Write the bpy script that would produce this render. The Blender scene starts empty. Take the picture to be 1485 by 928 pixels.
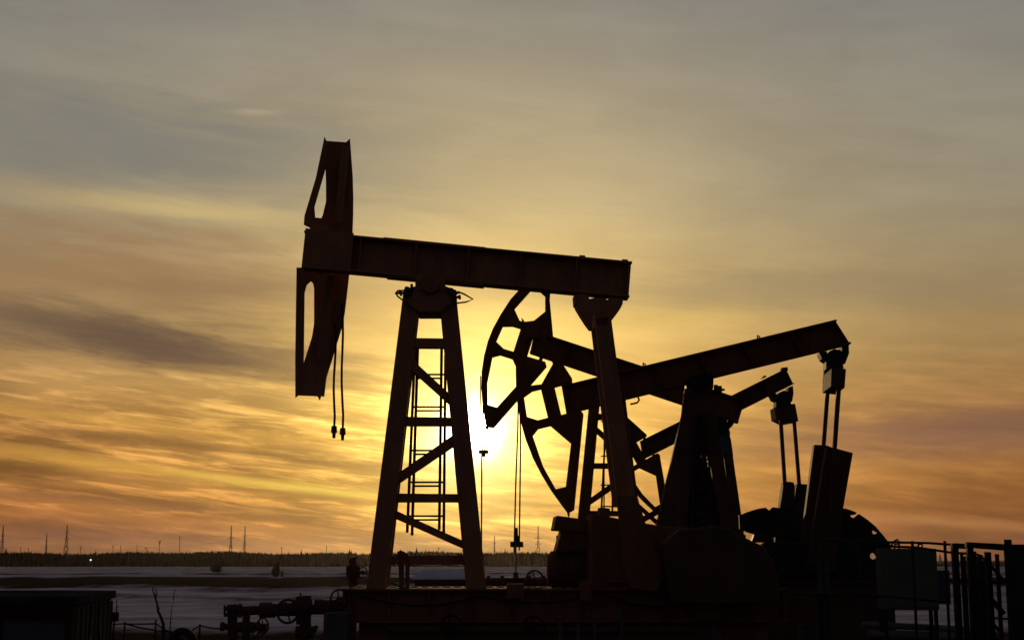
import bpy, bmesh, math, random
from mathutils import Vector, Matrix
from mathutils.geometry import tessellate_polygon
random.seed(7)
R = math.radians
S = bpy.context.scene
COL = S.collection

# ------------------------------------------------------------------ camera
F = 2062.0; HOR = 812.0; H = 2.2
TH = math.atan((HOR - 464) / F)
CT, ST = math.cos(TH), math.sin(TH)
CAM = Vector((0, 0, H))
cd = bpy.data.cameras.new('camera'); cam = bpy.data.objects.new('camera', cd); COL.objects.link(cam)
cam.location = CAM; cam.rotation_euler = (R(90) + TH, 0, 0)
cd.sensor_width = 36; cd.lens = F * 36 / 1485; cd.clip_end = 20000; cd.clip_start = .1
S.camera = cam
S.cycles.max_bounces = 5

def ray(px, py):
    dx, dz = (px - 742.5) / F, (464 - py) / F
    return Vector((dx, CT - dz * ST, ST + dz * CT))
def at(px, py, Y):
    """the place, Y metres ahead of the camera, seen at a pixel of the photograph"""
    r = ray(px, py); return CAM + r * (Y / r.y)
SUN = ray(685, 622).normalized()

# ------------------------------------------------------------------ materials
def nmat(name):
    m = bpy.data.materials.new(name); m.use_nodes = True
    nt = m.node_tree; b = nt.nodes['Principled BSDF']
    return m, nt, b
def N(nt, t, **kw):
    n = nt.nodes.new(t)
    for k, v in kw.items():
        if k in n.inputs.keys(): n.inputs[k].default_value = v
        else: setattr(n, k, v)
    return n
def painted(name, c1, c2, rough=.6, scale=3.0, metal=0.0, spec=.08):
    m, nt, b = nmat(name); L = nt.links.new
    tc = N(nt, 'ShaderNodeTexCoord')
    n1 = N(nt, 'ShaderNodeTexNoise', Scale=scale, Detail=8.0, Roughness=.65)
    n2 = N(nt, 'ShaderNodeTexNoise', Scale=scale * 9, Detail=5.0)
    mp = N(nt, 'ShaderNodeMapping'); mp.inputs['Scale'].default_value = (1, 1, .35)
    L(tc.outputs['Object'], mp.inputs['Vector']); L(mp.outputs[0], n1.inputs['Vector']); L(tc.outputs['Object'], n2.inputs['Vector'])
    r = N(nt, 'ShaderNodeValToRGB'); r.color_ramp.elements[0].position = .38; r.color_ramp.elements[1].position = .66
    r.color_ramp.elements[0].color = (*c1, 1); r.color_ramp.elements[1].color = (*c2, 1)
    L(n1.outputs[0], r.inputs[0]); L(r.outputs[0], b.inputs['Base Color'])
    rr = N(nt, 'ShaderNodeMapRange'); rr.inputs['To Min'].default_value = rough - .15; rr.inputs['To Max'].default_value = min(1, rough + .2)
    L(n2.outputs[0], rr.inputs[0]); L(rr.outputs[0], b.inputs['Roughness'])
    bp = N(nt, 'ShaderNodeBump', Strength=.25, Distance=.02); L(n2.outputs[0], bp.inputs['Height']); L(bp.outputs[0], b.inputs['Normal'])
    b.inputs['Metallic'].default_value = metal; b.inputs['Specular IOR Level'].default_value = spec
    return m
M = {}
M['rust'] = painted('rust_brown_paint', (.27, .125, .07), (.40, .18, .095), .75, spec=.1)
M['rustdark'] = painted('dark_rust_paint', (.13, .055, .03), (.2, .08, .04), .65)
M['soot'] = painted('oily_brown_paint', (.16, .075, .042), (.25, .115, .065), .8, 4, 0, .02)
M['brown'] = painted('worn_brown_paint', (.075, .045, .035), (.12, .06, .04), .65)
M['black'] = painted('black_greasy_steel', (.03, .026, .025), (.055, .042, .038), .55)
M['grey'] = painted('grey_painted_steel', (.16, .16, .17), (.26, .25, .25), .6)
M['dull'] = painted('dull_grey_paint', (.085, .08, .08), (.13, .12, .12), .8, 3, 0, .02)
M['steel'] = painted('bare_steel', (.25, .22, .2), (.4, .36, .32), .35, 6, .8)
M['green'] = painted('grey_green_panel_paint', (.10, .115, .085), (.15, .16, .12), .75, 2)
M['olive'] = painted('olive_shed_paint', (.075, .075, .045), (.12, .115, .065), .9, 2, 0, 0)
M['shedgrey'] = painted('tarred_roof', (.028, .03, .033), (.05, .05, .055), .9, 2, 0, 0)
M['shedwall'] = painted('slate_wall_paint', (.07, .075, .085), (.11, .115, .125), .9, 2, 0, 0)
M['slate'] = painted('slate_shed_paint', (.07, .08, .09), (.11, .12, .13), .7, 2)
M['maroon'] = painted('maroon_trim_paint', (.045, .014, .014), (.07, .02, .02), .9, 3, 0, 0)
M['concrete'] = painted('stained_concrete', (.12, .11, .10), (.24, .22, .2), .9, 1.5)
M['bark'] = painted('dry_bark', (.03, .022, .018), (.06, .045, .035), .9, 20, 0, 0)
M['rubber'] = painted('old_rubber', (.018, .018, .018), (.035, .033, .03), .8, 8)
M['needles'] = painted('dark_taiga', (.006, .007, .006), (.014, .013, .011), .95, .08, 0, 0)
M['pylon'] = painted('weathered_galvanised_steel', (.05, .04, .035), (.08, .06, .05), .7, .5)
M['snowroof'] = painted('old_snow', (.42, .44, .5), (.6, .62, .68), .9, 1)

# ------------------------------------------------------------------ mesh builder
class MB:
    def __init__(s): s.bm = bmesh.new()
    def poly(s, outer, y0, y1, holes=(), skew=None):
        """polygon in x,z (with holes) made solid between y0 and y1"""
        loops = [list(outer)] + [list(h) for h in holes]
        tri = tessellate_polygon([[Vector((x, z, 0)) for x, z in l] for l in loops])
        pts = [p for l in loops for p in l]
        a = [s.bm.verts.new((x, y0, z)) for x, z in pts]; b = [s.bm.verts.new((x, y1, z)) for x, z in pts]
        for t in tri:
            try:
                s.bm.faces.new([a[i] for i in t]); s.bm.faces.new([b[i] for i in reversed(t)])
            except ValueError: pass
        k = 0
        for l in loops:
            n = len(l)
            for i in range(n):
                j = (i + 1) % n
                try: s.bm.faces.new((a[k + i], a[k + j], b[k + j], b[k + i]))
                except ValueError: pass
            k += n
        return s
    def box(s, x0, x1, y0, y1, z0, z1):
        return s.poly([(x0, z0), (x1, z0), (x1, z1), (x0, z1)], y0, y1)
    def cyl(s, p0, p1, r0, r1=None, n=12):
        r1 = r0 if r1 is None else r1
        p0, p1 = Vector(p0), Vector(p1); d = (p1 - p0).normalized()
        u = d.orthogonal().normalized(); v = d.cross(u)
        A = [s.bm.verts.new(p0 + (u * math.cos(t) + v * math.sin(t)) * r0) for t in [2 * math.pi * i / n for i in range(n)]]
        B = [s.bm.verts.new(p1 + (u * math.cos(t) + v * math.sin(t)) * r1) for t in [2 * math.pi * i / n for i in range(n)]]
        for i in range(n): s.bm.faces.new((A[i], A[(i + 1) % n], B[(i + 1) % n], B[i]))
        s.bm.faces.new(A[::-1]); s.bm.faces.new(B)
        return s
    def tube(s, pts, r, n=8):
        pts = [Vector(p) for p in pts]; rings = []; u = None
        for i, p in enumerate(pts):
            d = (pts[min(i + 1, len(pts) - 1)] - pts[max(i - 1, 0)]).normalized()
            u = d.orthogonal().normalized() if u is None else (u - d * u.dot(d)).normalized()
            v = d.cross(u); rr = r[i] if isinstance(r, (list, tuple)) else r
            rings.append([s.bm.verts.new(p + (u * math.cos(t) + v * math.sin(t)) * rr) for t in [2 * math.pi * k / n for k in range(n)]])
        for A, B in zip(rings, rings[1:]):
            for i in range(n): s.bm.faces.new((A[i], A[(i + 1) % n], B[(i + 1) % n], B[i]))
        s.bm.faces.new(rings[0][::-1]); s.bm.faces.new(rings[-1])
        return s
    def ring(s, c, ax, Rr, r, n=28, m=8):
        c, ax = Vector(c), Vector(ax).normalized(); u = ax.orthogonal().normalized(); v = ax.cross(u)
        g = []
        for i in range(n):
            t = 2 * math.pi * i / n; o = u * math.cos(t) + v * math.sin(t)
            g.append([s.bm.verts.new(c + o * (Rr + r * math.cos(q)) + ax * r * math.sin(q)) for q in [2 * math.pi * k / m for k in range(m)]])
        for i in range(n):
            for k in range(m):
                s.bm.faces.new((g[i][k], g[(i + 1) % n][k], g[(i + 1) % n][(k + 1) % m], g[i][(k + 1) % m]))
        return s
    def bar(s, p0, p1, w, h, up=(0, 0, 1)):
        """rectangular bar between two points; w across, h along up"""
        p0, p1 = Vector(p0), Vector(p1); d = (p1 - p0).normalized(); up = Vector(up)
        a = d.cross(up)
        a = a.normalized() if a.length > 1e-4 else d.orthogonal().normalized()
        b = a.cross(d).normalized()
        q = [a * w / 2 + b * h / 2, a * -w / 2 + b * h / 2, a * -w / 2 - b * h / 2, a * w / 2 - b * h / 2]
        A = [s.bm.verts.new(p0 + o) for o in q]; B = [s.bm.verts.new(p1 + o) for o in q]
        for i in range(4): s.bm.faces.new((A[i], A[(i + 1) % 4], B[(i + 1) % 4], B[i]))
        s.bm.faces.new(A[::-1]); s.bm.faces.new(B)
        return s
    def xform(s, m): s.bm.transform(m); return s
    def build(s, name, mat, parent=None, bevel=0, smooth=False):
        bmesh.ops.recalc_face_normals(s.bm, faces=s.bm.faces)
        me = bpy.data.meshes.new(name); s.bm.to_mesh(me); s.bm.free()
        me.materials.append(M[mat] if isinstance(mat, str) else mat)
        o = bpy.data.objects.new(name, me); COL.objects.link(o)
        if parent: o.parent = parent
        if bevel:
            b = o.modifiers.new('bevel', 'BEVEL'); b.width = bevel; b.segments = 2; b.limit_method = 'ANGLE'; b.angle_limit = R(40)
        if smooth:
            for p in me.polygons: p.use_smooth = True
        return o
def tag(o, label=None, cat=None, group=None, kind=None):
    if label: o['label'] = label
    if cat: o['category'] = cat
    if group: o['group'] = group
    if kind: o['kind'] = kind
    return o
def empty(name, loc, rz=0, label=None, cat=None, group=None):
    o = bpy.data.objects.new(name, None); COL.objects.link(o); o.location = loc; o.rotation_euler = (0, 0, rz); o.empty_display_size = .3
    return tag(o, label, cat, group)

class Frame:
    """a thing standing on the ground: x along it, y away from the viewer, z up"""
    def __init__(s, name, px, py, Y, psi, label, cat, group=None):
        s.W = at(px, py, Y); s.psi = R(psi)
        s.o = empty(name, (s.W.x, s.W.y, 0), -s.psi, label, cat, group)
        s.B = Vector((math.cos(s.psi), -math.sin(s.psi), 0)); s.Nn = Vector((math.sin(s.psi), math.cos(s.psi), 0))
        s.E = Vector((s.W.x, s.W.y, 0)); s.pz = s.W.z
    def t(s, px, py, off=0.0):
        r = ray(px, py); k = (off - (CAM - s.E).dot(s.Nn)) / r.dot(s.Nn)
        P = CAM + r * k
        return ((P - s.E).dot(s.B), P.z)
    def t3(s, px, py, off=0.0):
        x, z = s.t(px, py, off); return Vector((x, off, z))
    def P(s, pts, off=0.0): return [s.t(x, y, off) for x, y in pts]

def circ(cx, cz, r, n=16, a0=0, a1=360):
    return [(cx + r * math.cos(R(a0 + (a1 - a0) * i / n)), cz + r * math.sin(R(a0 + (a1 - a0) * i / n))) for i in range(n if a1 - a0 == 360 else n + 1)]

# ------------------------------------------------------------------ pumpjacks
def ibeam(f, quad, mat, half=.17, bolts=()):
    """walking beam: traced side outline (tl, tr, br, bl) turned into an I section with stiffeners"""
    tl, tr, br, bl = [Vector(f.t(*p, -half)) for p in quad]
    tf = .035
    lt = lambda k: tl.lerp(tr, k)
    lb = lambda k: bl.lerp(br, k)
    dn = lambda p, q, d: p + (q - p).normalized() * d
    mb = MB()
    T = lambda *v: [tuple(p) for p in v]
    mb.poly(T(tl, tr, dn(tr, br, tf), dn(tl, bl, tf)), -half, half)
    mb.poly(T(dn(bl, tl, tf), dn(br, tr, tf), br, bl), -half, half)
    mb.poly(T(dn(tl, bl, tf), dn(tr, br, tf), dn(br, tr, tf), dn(bl, tl, tf)), -.02, .02)
    for k in (0.004, .17, .34, .5, .66, .83, .99):
        a0, a1, b0, b1 = lt(k), lt(k + .004), lb(k), lb(k + .004)
        for y0, y1 in ((-half + .015, -.02), (.02, half - .015)):
            mb.poly(T(dn(a0, b0, tf), dn(a1, b1, tf), dn(b1, a1, tf), dn(b0, a0, tf)), y0, y1)
    o = mb.build('walking_beam', mat, f.o, bevel=.006)
    return o, lt, lb

HEAD_ARC = [(.47, -1.80), (.695, -1.36), (.86, -.95), (.97, -.5), (1.04, -.1), (1.06, .25), (1.04, .65), (.98, 1.05), (.87, 1.45), (.73, 1.84), (.60, 2.12), (.495, 2.34)]
HEAD_OUT = HEAD_ARC + [(.33, 2.30), (-.41, .40), (-.36, .315), (.10, .32), (.10, -.31), (-.33, -.315), (-.35, -.38), (0, -1.3), (.09, -1.76)]
HEAD_H1 = [(.48, -1.40), (.32, -1.44), (.12, -1.34), (.0, -.92), (.24, -.52), (.50, -.50), (.73, -.78)]
HEAD_H2 = [(.86, -.26), (.64, -.34), (.42, -.34), (.42, .31), (.66, .31), (.90, .18)]
HEAD_H3 = [(.87, .58), (.71, .47), (.41, .47), (.03, .94), (.39, 1.80), (.63, 1.80), (.80, 1.25)]
def horsehead(f, O, tilt, mat, off=0, swing=0, W=.36, k=1.0, du=0.0, ku=1.0, H1=None):
    """u = outwards along the beam, d = down across it; swing turns the head about its hinge"""
    parent = bpy.data.objects.new('horsehead', None); COL.objects.link(parent); parent.parent = f.o
    x, z = f.t(*O, off)
    parent.location = (x, off, z)
    # local axes of the head: X = u, Z = -d
    parent.rotation_euler = (0, R(tilt), 0)
    fl = lambda pts: [(-(u * ku + du) * k, -d * k) for u, d in pts]
    Sw = Matrix.Rotation(R(swing), 4, 'Z')
    for sg in (-1, 1):
        mb = MB(); y0, y1 = (sg * W / 2 - (.02 if sg > 0 else 0), sg * W / 2 + (.02 if sg < 0 else 0))
        mb.poly(fl(HEAD_OUT), y0, y1, [fl(h) for h in (H1 or HEAD_H1, HEAD_H2, HEAD_H3)])
        mb.xform(Sw).build('side_frame', mat, parent, bevel=.004)
    mb = MB()
    for a, b in zip(HEAD_ARC, HEAD_ARC[1:]):
        e = .04
        mb.poly(fl([a, b, (b[0] - e, b[1]), (a[0] - e, a[1])]), -W / 2 - .03, W / 2 + .03)
    for (u0, d0), sd in ((HEAD_ARC[0], -1), (HEAD_ARC[-1], 1)):          # little cable guides at both tips
        for sg in (-1, 1):
            mb.poly(fl([(u0 - .05, d0), (u0 + .01, d0), (u0, d0 + sd * .1)]), sg * (W / 2 + .03) - .02, sg * (W / 2 + .03) + .02)
    mb.xform(Sw).build('arc_plate', mat, parent)
    mb = MB()
    for a, b in (((-.41, .40), (.33, 2.30)), ((-.35, -.38), (0, -1.3)), ((0, -1.3), (.09, -1.76))):
        mb.poly(fl([a, b, (b[0] + .03, b[1]), (a[0] + .03, a[1])]), -W / 2 + .02, W / 2 - .02)
    mb.poly(fl([(.33, 2.30), (.495, 2.34), (.495, 2.30), (.33, 2.26)]), -W / 2 + .02, W / 2 - .02)
    mb.xform(Sw).build('back_plate', mat, parent)
    mb = MB(); mb.cyl((.22 * k, 0, -.5 * k), (.22 * k, 0, .5 * k), .05, n=12); mb.build('hinge_pin', mat, parent)
    return parent

def mesh_part_root(f, name, mb, mat, bevel=.006):
    return mb.build(name, mat, f.o, bevel=bevel)

def leg(parent, pts0, pts1, y0, y1, mat, th=.22):
    """a leg whose traced quad (top-left, top-right, bottom-right, bottom-left) leans from y0 at the top to y1 at the base"""
    mb = MB(); bm = mb.bm
    (a, b, c, d) = pts0
    V = []
    for (x, z), yy in ((a, y0), (b, y0), (c, y1), (d, y1)):
        V.append((bm.verts.new((x, yy - th / 2, z)), bm.verts.new((x, yy + th / 2, z))))
    bm.faces.new([v[0] for v in V]); bm.faces.new([v[1] for v in reversed(V)])
    for i in range(4):
        j = (i + 1) % 4; bm.faces.new((V[i][0], V[j][0], V[j][1], V[i][1]))
    return mb.build('leg', mat, parent, bevel=.01)

def rel(f, pts): return [(x, z - f.pz) for x, z in pts]

def samson(f, shape, mat, ymin, spread=(.16, .42)):
    """shape: lists of outlines relative to the pivot, from the nearest pumpjack"""
    p = f.pz
    A = lambda pts: [(x, z + p) for x, z in pts]
    mb = MB(); mb.poly(A(shape['cap']), -.34, .34)
    root = mb.build('samson_post', mat, f.o, bevel=.01)
    for key in ('legl', 'legr'):
        for sg in (-1, 1):
            leg(root, A(shape[key]), None, sg * spread[0], sg * spread[1], mat)
    for key, nm in (('bars', 'crossbar'), ('diag', 'diagonal_brace')):
        for i, q in enumerate(shape[key]):
            MB().poly(A(q), -.30, -.14).build(nm, mat, root, bevel=.006)
    return root

def ladder(f, rails, rungs, mat, offs=(.1, .55)):
    mb = MB()
    for (a, b, w), o in rails:
        pa, pb = f.t3(*a, o), f.t3(*b, o); mb.bar(pa, pb, w, .05, (0, 1, 0))
    for (a, b), o in rungs:
        mb.cyl(f.t3(*a, o), f.t3(*b, o), .016, n=6)
    return mb.build('ladder', mat, f.o)

def handwheel(f, parent, px, py, off, rad, ax, mat, name='handwheel'):
    c = f.t3(px, py, off); mb = MB(); mb.ring(c, ax, rad, rad * .12)
    axv = Vector(ax).normalized(); u = axv.orthogonal().normalized(); v = axv.cross(u)
    for k in range(4):
        t = k * math.pi / 2 + .5; mb.cyl(c, c + (u * math.cos(t) + v * math.sin(t)) * rad, rad * .08, n=6)
    mb.cyl(c - axv * .06, c + axv * .06, rad * .2, n=10)
    return mb.build(name, mat, parent, smooth=False)

# ======================= nearest pumpjack
G = 'pumpjacks working along the well pad'
p1 = Frame('pumpjack', 625, 407, 22.6, -2.2,
           'nearest and largest pumpjack, rust brown, its horsehead swung aside and two loose cables hanging', 'pumpjack', G)
b1, lt, lb = ibeam(p1, [(441, 334), (917, 379), (913, 431), (438, 386.5)], 'rust')
T = lambda pts, o=-.17: p1.P(pts, o)
MB().poly(T([(556, 343.5), (704, 358), (704, 361), (556, 346.5)]), -.15, .15).build('cover_plate', 'rust', b1)
MB().poly(T([(560, 397), (702, 411), (702, 413.5), (560, 400)]), -.15, .15).build('cover_plate', 'rust', b1)
for x, y in ((845, 370.5), (907, 376.5)):
    MB().poly(T([(x - 5, y + 3), (x - 4, y - 1.5), (x + 4, y - 1), (x + 5, y + 4)]), -.12, .12).build('clamp_block', 'rust', b1)
# end socket of the beam that carries the head
for o_ in (-.185, .153): MB().poly(T([(443, 331), (513, 338), (508, 394), (437, 388)], o_), o_, o_ + .032).build('head_bracket', 'rust', b1, bevel=.005)

def shell(f, outer, holes, depth, th, name, mat, parent):
    """a plate whose traced outline bends away in depth (depth: a function of the pixel), with real thickness"""
    loops = [list(outer)] + [list(h) for h in holes]
    tri = tessellate_polygon([[Vector((x, y, 0)) for x, y in l] for l in loops])
    pts = [p for l in loops for p in l]; mb = MB(); bm = mb.bm
    a = [bm.verts.new(f.t3(x, y, depth(x, y))) for x, y in pts]; b = [bm.verts.new(f.t3(x, y, depth(x, y)) + Vector((0, th, 0))) for x, y in pts]
    for t in tri: bm.faces.new([a[i] for i in t]); bm.faces.new([b[i] for i in reversed(t)])
    k = 0
    for l in loops:
        n = len(l)
        for i in range(n): bm.faces.new((a[k + i], a[k + (i + 1) % n], b[k + (i + 1) % n], b[k + i]))
        k += n
    return mb.build(name, mat, parent)
h1 = bpy.data.objects.new('horsehead', None); COL.objects.link(h1); h1.parent = p1.o
bulge = lambda y: .62 * max(0.0, 1 - ((y - 375) / 215) ** 2)
dep_side = lambda x, y: .22 + (.25 + bulge(y)) * min(1.0, max(0.0, (x - 430 - max(0, (388 - y)) * .13) / 48))
dep_arc = lambda x, y: .47 + bulge(y) - .13 * max(0, (x - 478)) / 30
shell(p1, [(470.5, 198.5), (473.5, 204.5), (486, 205.5), (487, 270), (486, 340), (449, 346), (449.5, 330), (440.5, 325.5), (441.5, 313), (458, 258)],
      [[(472, 243.5), (455.7, 300), (457, 315.5), (466, 316.5), (468, 312), (472.8, 292), (472.6, 265)]], dep_side, .05, 'side_frame', 'rust', h1)
shell(p1, [(430, 388), (441, 388), (446, 380), (486, 378), (486, 440), (470, 574.5), (432, 573), (428.2, 576.5), (428, 520)],
      [[(450, 407.5), (444.5, 413), (441.4, 424), (440.2, 527), (452.5, 488), (455.4, 469), (455.4, 418), (453.5, 410)]], dep_side, .05, 'side_frame', 'rust', h1)
A_ = [(484, 205.3), (502, 206.5), (507.3, 201), (508.2, 212), (509.5, 230), (511.3, 255), (512.2, 285), (512, 310), (511, 340), (508.5, 375), (505.5, 405), (500, 452), (497, 470), (487, 503), (477, 535), (468, 565), (463.5, 580.5), (460.5, 574.5), (452, 573.5), (478, 440), (483, 400), (484, 330)]
shell(p1, A_, [], dep_arc, .05, 'arc_plate', 'rust', h1)
mb = MB()      # hinge and the far side frame's stiffening bars
mb.cyl(p1.t3(470, 326, .3), p1.t3(466, 396, .3), .07, n=12)
mb.build('hinge_pin', 'rust', h1)
for a, b in (((501, 212), (490, 322)), ((480, 400), (464, 520))):
    MB().bar(p1.t3(*a, .42), p1.t3(*b, .42), .05, .12).build('back_bar', 'rust', h1)
# bridle cables left hanging
for (x0, y0, x1, y1) in ((486, 470, 484.5, 622), (496, 440, 497, 625)):
    pts = [p1.t3(x0 + (x1 - x0) * k / 8 + (1.2 * math.sin(k) if 0 < k < 8 else 0), y0 + (y1 - y0) * k / 8, .75) for k in range(9)]
    c = MB().tube(pts, .019, 8).build('bridle_cable', 'black', p1.o)
    e = pts[-1]
    MB().cyl(e + Vector((0, 0, .05)), e - Vector((0, 0, .06)), .045, .05, 10).cyl(e - Vector((0, 0, .06)), e - Vector((0, 0, .15)), .03, .025, 8).build('cable_socket', 'black', c)

sh = {}
Q = lambda pts, o=0: rel(p1, p1.P(pts, o))
sh['cap'] = Q([(587, 424), (607, 420), (645, 420), (661, 426), (663, 440), (638.5, 457.5), (608.5, 457.5), (585, 440)])
sh['legl'] = Q([(585.5, 430), (609, 440), (562, 852), (534, 852)])
sh['legr'] = Q([(637.5, 440), (661.5, 430), (704.5, 852), (676, 852)])
sh['bars'] = [Q(q, -.3) for q in ([(600, 490), (646, 490.5), (647, 504.5), (598, 504)], [(585, 604), (658, 605), (660, 617.5), (583, 617)],
                            [(570, 715), (668, 716), (669, 728), (569, 728)], [(560, 805), (678, 805), (679, 818.5), (560, 818.5)])]
sh['diag'] = [Q(q, -.3) for q in ([(597, 520), (651, 570), (655, 589), (596, 536)], [(574, 688), (659, 629), (660, 646), (572, 705)],
                            [(570, 738), (672, 784), (673, 796), (569, 750)])]
samson(p1, sh, 'rust', 0)
# ladders between the legs
rails = [(((602, 500), (590.5, 772), .046), .5), (((606, 500), (597.5, 776), .046), .2), (((640.5, 500), (637, 768), .046), .2), (((646, 515), (643.5, 775), .046), .5)]
rungs = []
for y in (543, 590, 653, 699, 748):
    fx = lambda a, b: a + (b - a) * (y - 500) / 272
    rungs.append((((fx(604, 591), y), (fx(645, 643), y)), .5))
    rungs.append((((fx(608.5, 596.5), y + 5.5), (fx(640, 638), y + 5.5)), .2))
ladder(p1, rails, rungs, 'brown')
# saddle bearing
mb = MB(); mb.poly(p1.P([(603, 402), (602, 410), (602.5, 422), (645, 422), (646, 412), (643.5, 405), (640, 402)], -.36), -.36, .36)
mb.cyl(p1.t3(624, 411, -.45), p1.t3(624, 411, .45), .15, n=20)
sb = mb.build('saddle_bearing', 'rust', p1.o, bevel=.01)
for x, y, w, h in ((590, 424, 3, 8), (597, 418, 2, 6), (594, 424, 3, 4), (653, 423, 4, 5), (659, 426, 3, 5)):
    MB().cyl(p1.t3(x, y + h, -.35), p1.t3(x, y - h, -.35), w / 90, n=8).build('grease_nipple', 'brown', sb)
for x0, y0, x1, y1 in ((574, 425, 590, 425), (655, 425, 667, 424), (655, 431, 667, 431), (580, 422, 582, 429), (666, 428, 667, 434), (655, 435, 662, 436)):
    MB().cyl(p1.t3(x0, y0, -.36), p1.t3(x1, y1, -.36), .022, n=6).build('grease_pipe', 'brown', sb)
for pts in ([(590, 421.5), (577, 421.5), (573.5, 425), (577, 430), (585, 436)], [(660, 428), (664, 425), (668, 424.5), (673, 426.5), (686, 434), (676, 438), (660, 440)]):
    MB().tube([p1.t3(x, y, -.36) for x, y in pts], .014, 6).build('grease_hose', 'black', sb)

# equaliser, pitman arms
def equalizer(f, lug_l, lug_r, body, yy, beamw, mat):
    mb = MB()
    mb.poly(f.P(lug_l, -.2), -.2, .2); mb.poly(f.P(lug_r, -.2), -.2, .2)
    mb.poly(f.P(body, -.22), -.22, .22)
    return mb.build('equalizer_bearing', mat, f.o, bevel=.008)
dome = [(836, 441), (853, 434), (860, 432), (868, 431.3), (876, 432.5), (884, 435.5), (897, 441), (897, 449), (884, 468), (884, 470), (878, 474), (857.5, 474), (850, 464), (843, 453), (837, 443)]
eq = equalizer(p1, [(833, 426), (853, 427), (855, 434), (853, 462), (837, 441), (834, 440)], [(884, 431), (904, 433), (903, 441), (900, 447), (890, 460), (878, 440)], dome, 0, 1.7, 'rust')
w1 = .85
mb = MB(); x, z = p1.t(873, 472, -w1 - .1); zt = p1.t(873, 450, -w1 - .1)[1]
mb.box(x - .10, x + .10, -w1 - .08, -w1 + .5, z, zt).build('equalizer_beam', 'rust', p1.o, bevel=.008)
for off, top, bot, nm in ((-w1, [(863, 462), (886, 458)], [(923, 735), (897, 735)], 0), (w1, [(857, 466), (878, 470)], [(915, 735), (890, 735)], 1)):
    MB().poly(p1.P(top + bot, off - .08), off - .08, off + .08).build('pitman_arm', 'rust', p1.o, bevel=.008)

# ---- drive end of the nearest pumpjack
mb = MB()
mb.poly(p1.P([(858, 744), (925, 757), (960, 762), (1010, 766), (1010, 868), (858, 868)], -.55), -.55, .55)
mb.cyl(p1.t3(965, 832, -.95), p1.t3(965, 832, .95), .16, n=20)
mb.poly(p1.P([(870, 735), (885, 737), (885, 750), (870, 747)], -.2), -.2, .2)
gb = mb.build('gearbox', 'soot', p1.o, bevel=.02)
for k in range(6):
    x, z = p1.t(868 + k * 22, 856, -.55); MB().cyl((x, -.60, z), (x, -.55, z), .03, n=6).build('flange_bolt', 'brown', gb)
for off in (-w1 - .22, w1 + .22):
    mb = MB(); mb.poly(p1.P([(895, 718), (924, 718), (946, 790), (965, 838), (950, 858), (915, 852), (905, 820)], off - .08), off - .08, off + .08)
    cr = mb.build('crank', 'soot', p1.o, bevel=.015)
    mb = MB(); o2 = off + (-.22 if off < 0 else .22)
    mb.poly(p1.P([(958, 790), (985, 768), (1030, 762), (1058, 766), (1076, 777), (1108, 792), (1119, 808), (1127, 832), (1131, 858), (1128, 874), (1040, 876), (975, 872)], o2 - .14), o2 - .14, o2 + .14)
    mb.build('counterweight', 'brown', cr, bevel=.05)
# motor with its stand
mb = MB()
mb.poly(p1.P([(803, 768), (807, 747), (836, 751), (862, 755), (862, 775), (833, 770)], .3), .3, 1.1)
mb.poly(p1.P([(815, 768), (808, 792), (806, 800), (862, 800), (862, 768)], .35), .35, 1.05)
mt = mb.build('motor_guard', 'soot', p1.o, bevel=.02)
mb = MB(); mb.cyl(p1.t3(799, 826, .7), p1.t3(862, 826, .7), .30, n=24)
for k in range(12):
    mb.cyl(p1.t3(806 + 4.5 * k, 826, .7), p1.t3(808 + 4.5 * k, 826, .7), .33, n=24)
mb.cyl(p1.t3(794, 826, .7), p1.t3(800, 826, .7), .24, n=20)
mb.build('electric_motor', 'soot', p1.o)
# skid frame on its concrete plinth
mb = MB()
for off in (-.75, .75):
    z1 = p1.t(600, 853, -.75)[1]; x0 = p1.t(497, 855, -.75)[0]; x1 = p1.t(1142, 870, -.75)[0]
    mb.box(x0, x1, off - .13, off + .13, z1 - .03, z1); mb.box(x0, x1, off - .13, off + .13, z1 - .5, z1 - .47); mb.box(x0, x1, off - .02, off + .02, z1 - .47, z1 - .03)
    for k in range(12):
        xx = x0 + .1 + (x1 - x0 - .2) * k / 11; mb.box(xx, xx + .02, off - .115, off + .115, z1 - .47, z1 - .03)
for k in range(6):
    xx = x0 + .3 + (x1 - x0 - .6) * k / 5; mb.box(xx - .08, xx + .08, -.72, .72, z1 - .44, z1 - .06)
SK = z1
sk = mb.build('skid_frame', 'soot', p1.o)
mb = MB(); mb.box(x0 + .02, x1 - .02, -.60, .60, z1 - .045, z1 - .015)
for k in range(40):
    xx = x0 + .1 + (x1 - x0 - .2) * k / 39; mb.box(xx, xx + .06, -.6, .6, z1 - .015, z1 + .006)
mb.build('deck_grating', 'soot', sk)
mb = MB(); mb.box(x0 + .25, x1 - .3, -.72, .72, 0, z1 - .505); mb.build('plinth', 'soot', p1.o, bevel=.02)
for px, r in ((655, 15), (775, 14)):
    c = p1.t3(px, 908, -1.15); MB().cyl(c, c + Vector((0, .4, 0)), .035, n=8).build('valve_stem', 'black', p1.o)
    handwheel(p1, p1.o, px, 908, -1.15, r / 90, (.35, 1, .25), 'black')
mb = MB(); mb.tube([p1.t3(x, y, -1.0) for x, y in ((560, 912), (640, 914), (720, 913), (860, 915), (1000, 913))], .05, 10); mb.build('drain_pipe', 'brown', p1.o)
for a, b, dr in ((520, 700, 16), (690, 860, 12), (880, 1040, 18), (1000, 1120, 10)):
    MB().tube([p1.t3(a + (b - a) * k / 8, 862 + dr * 4 * (k / 8) * (1 - k / 8), -.9) for k in range(9)], .016, 6).build('draped_cable', 'rubber', sk)
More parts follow.
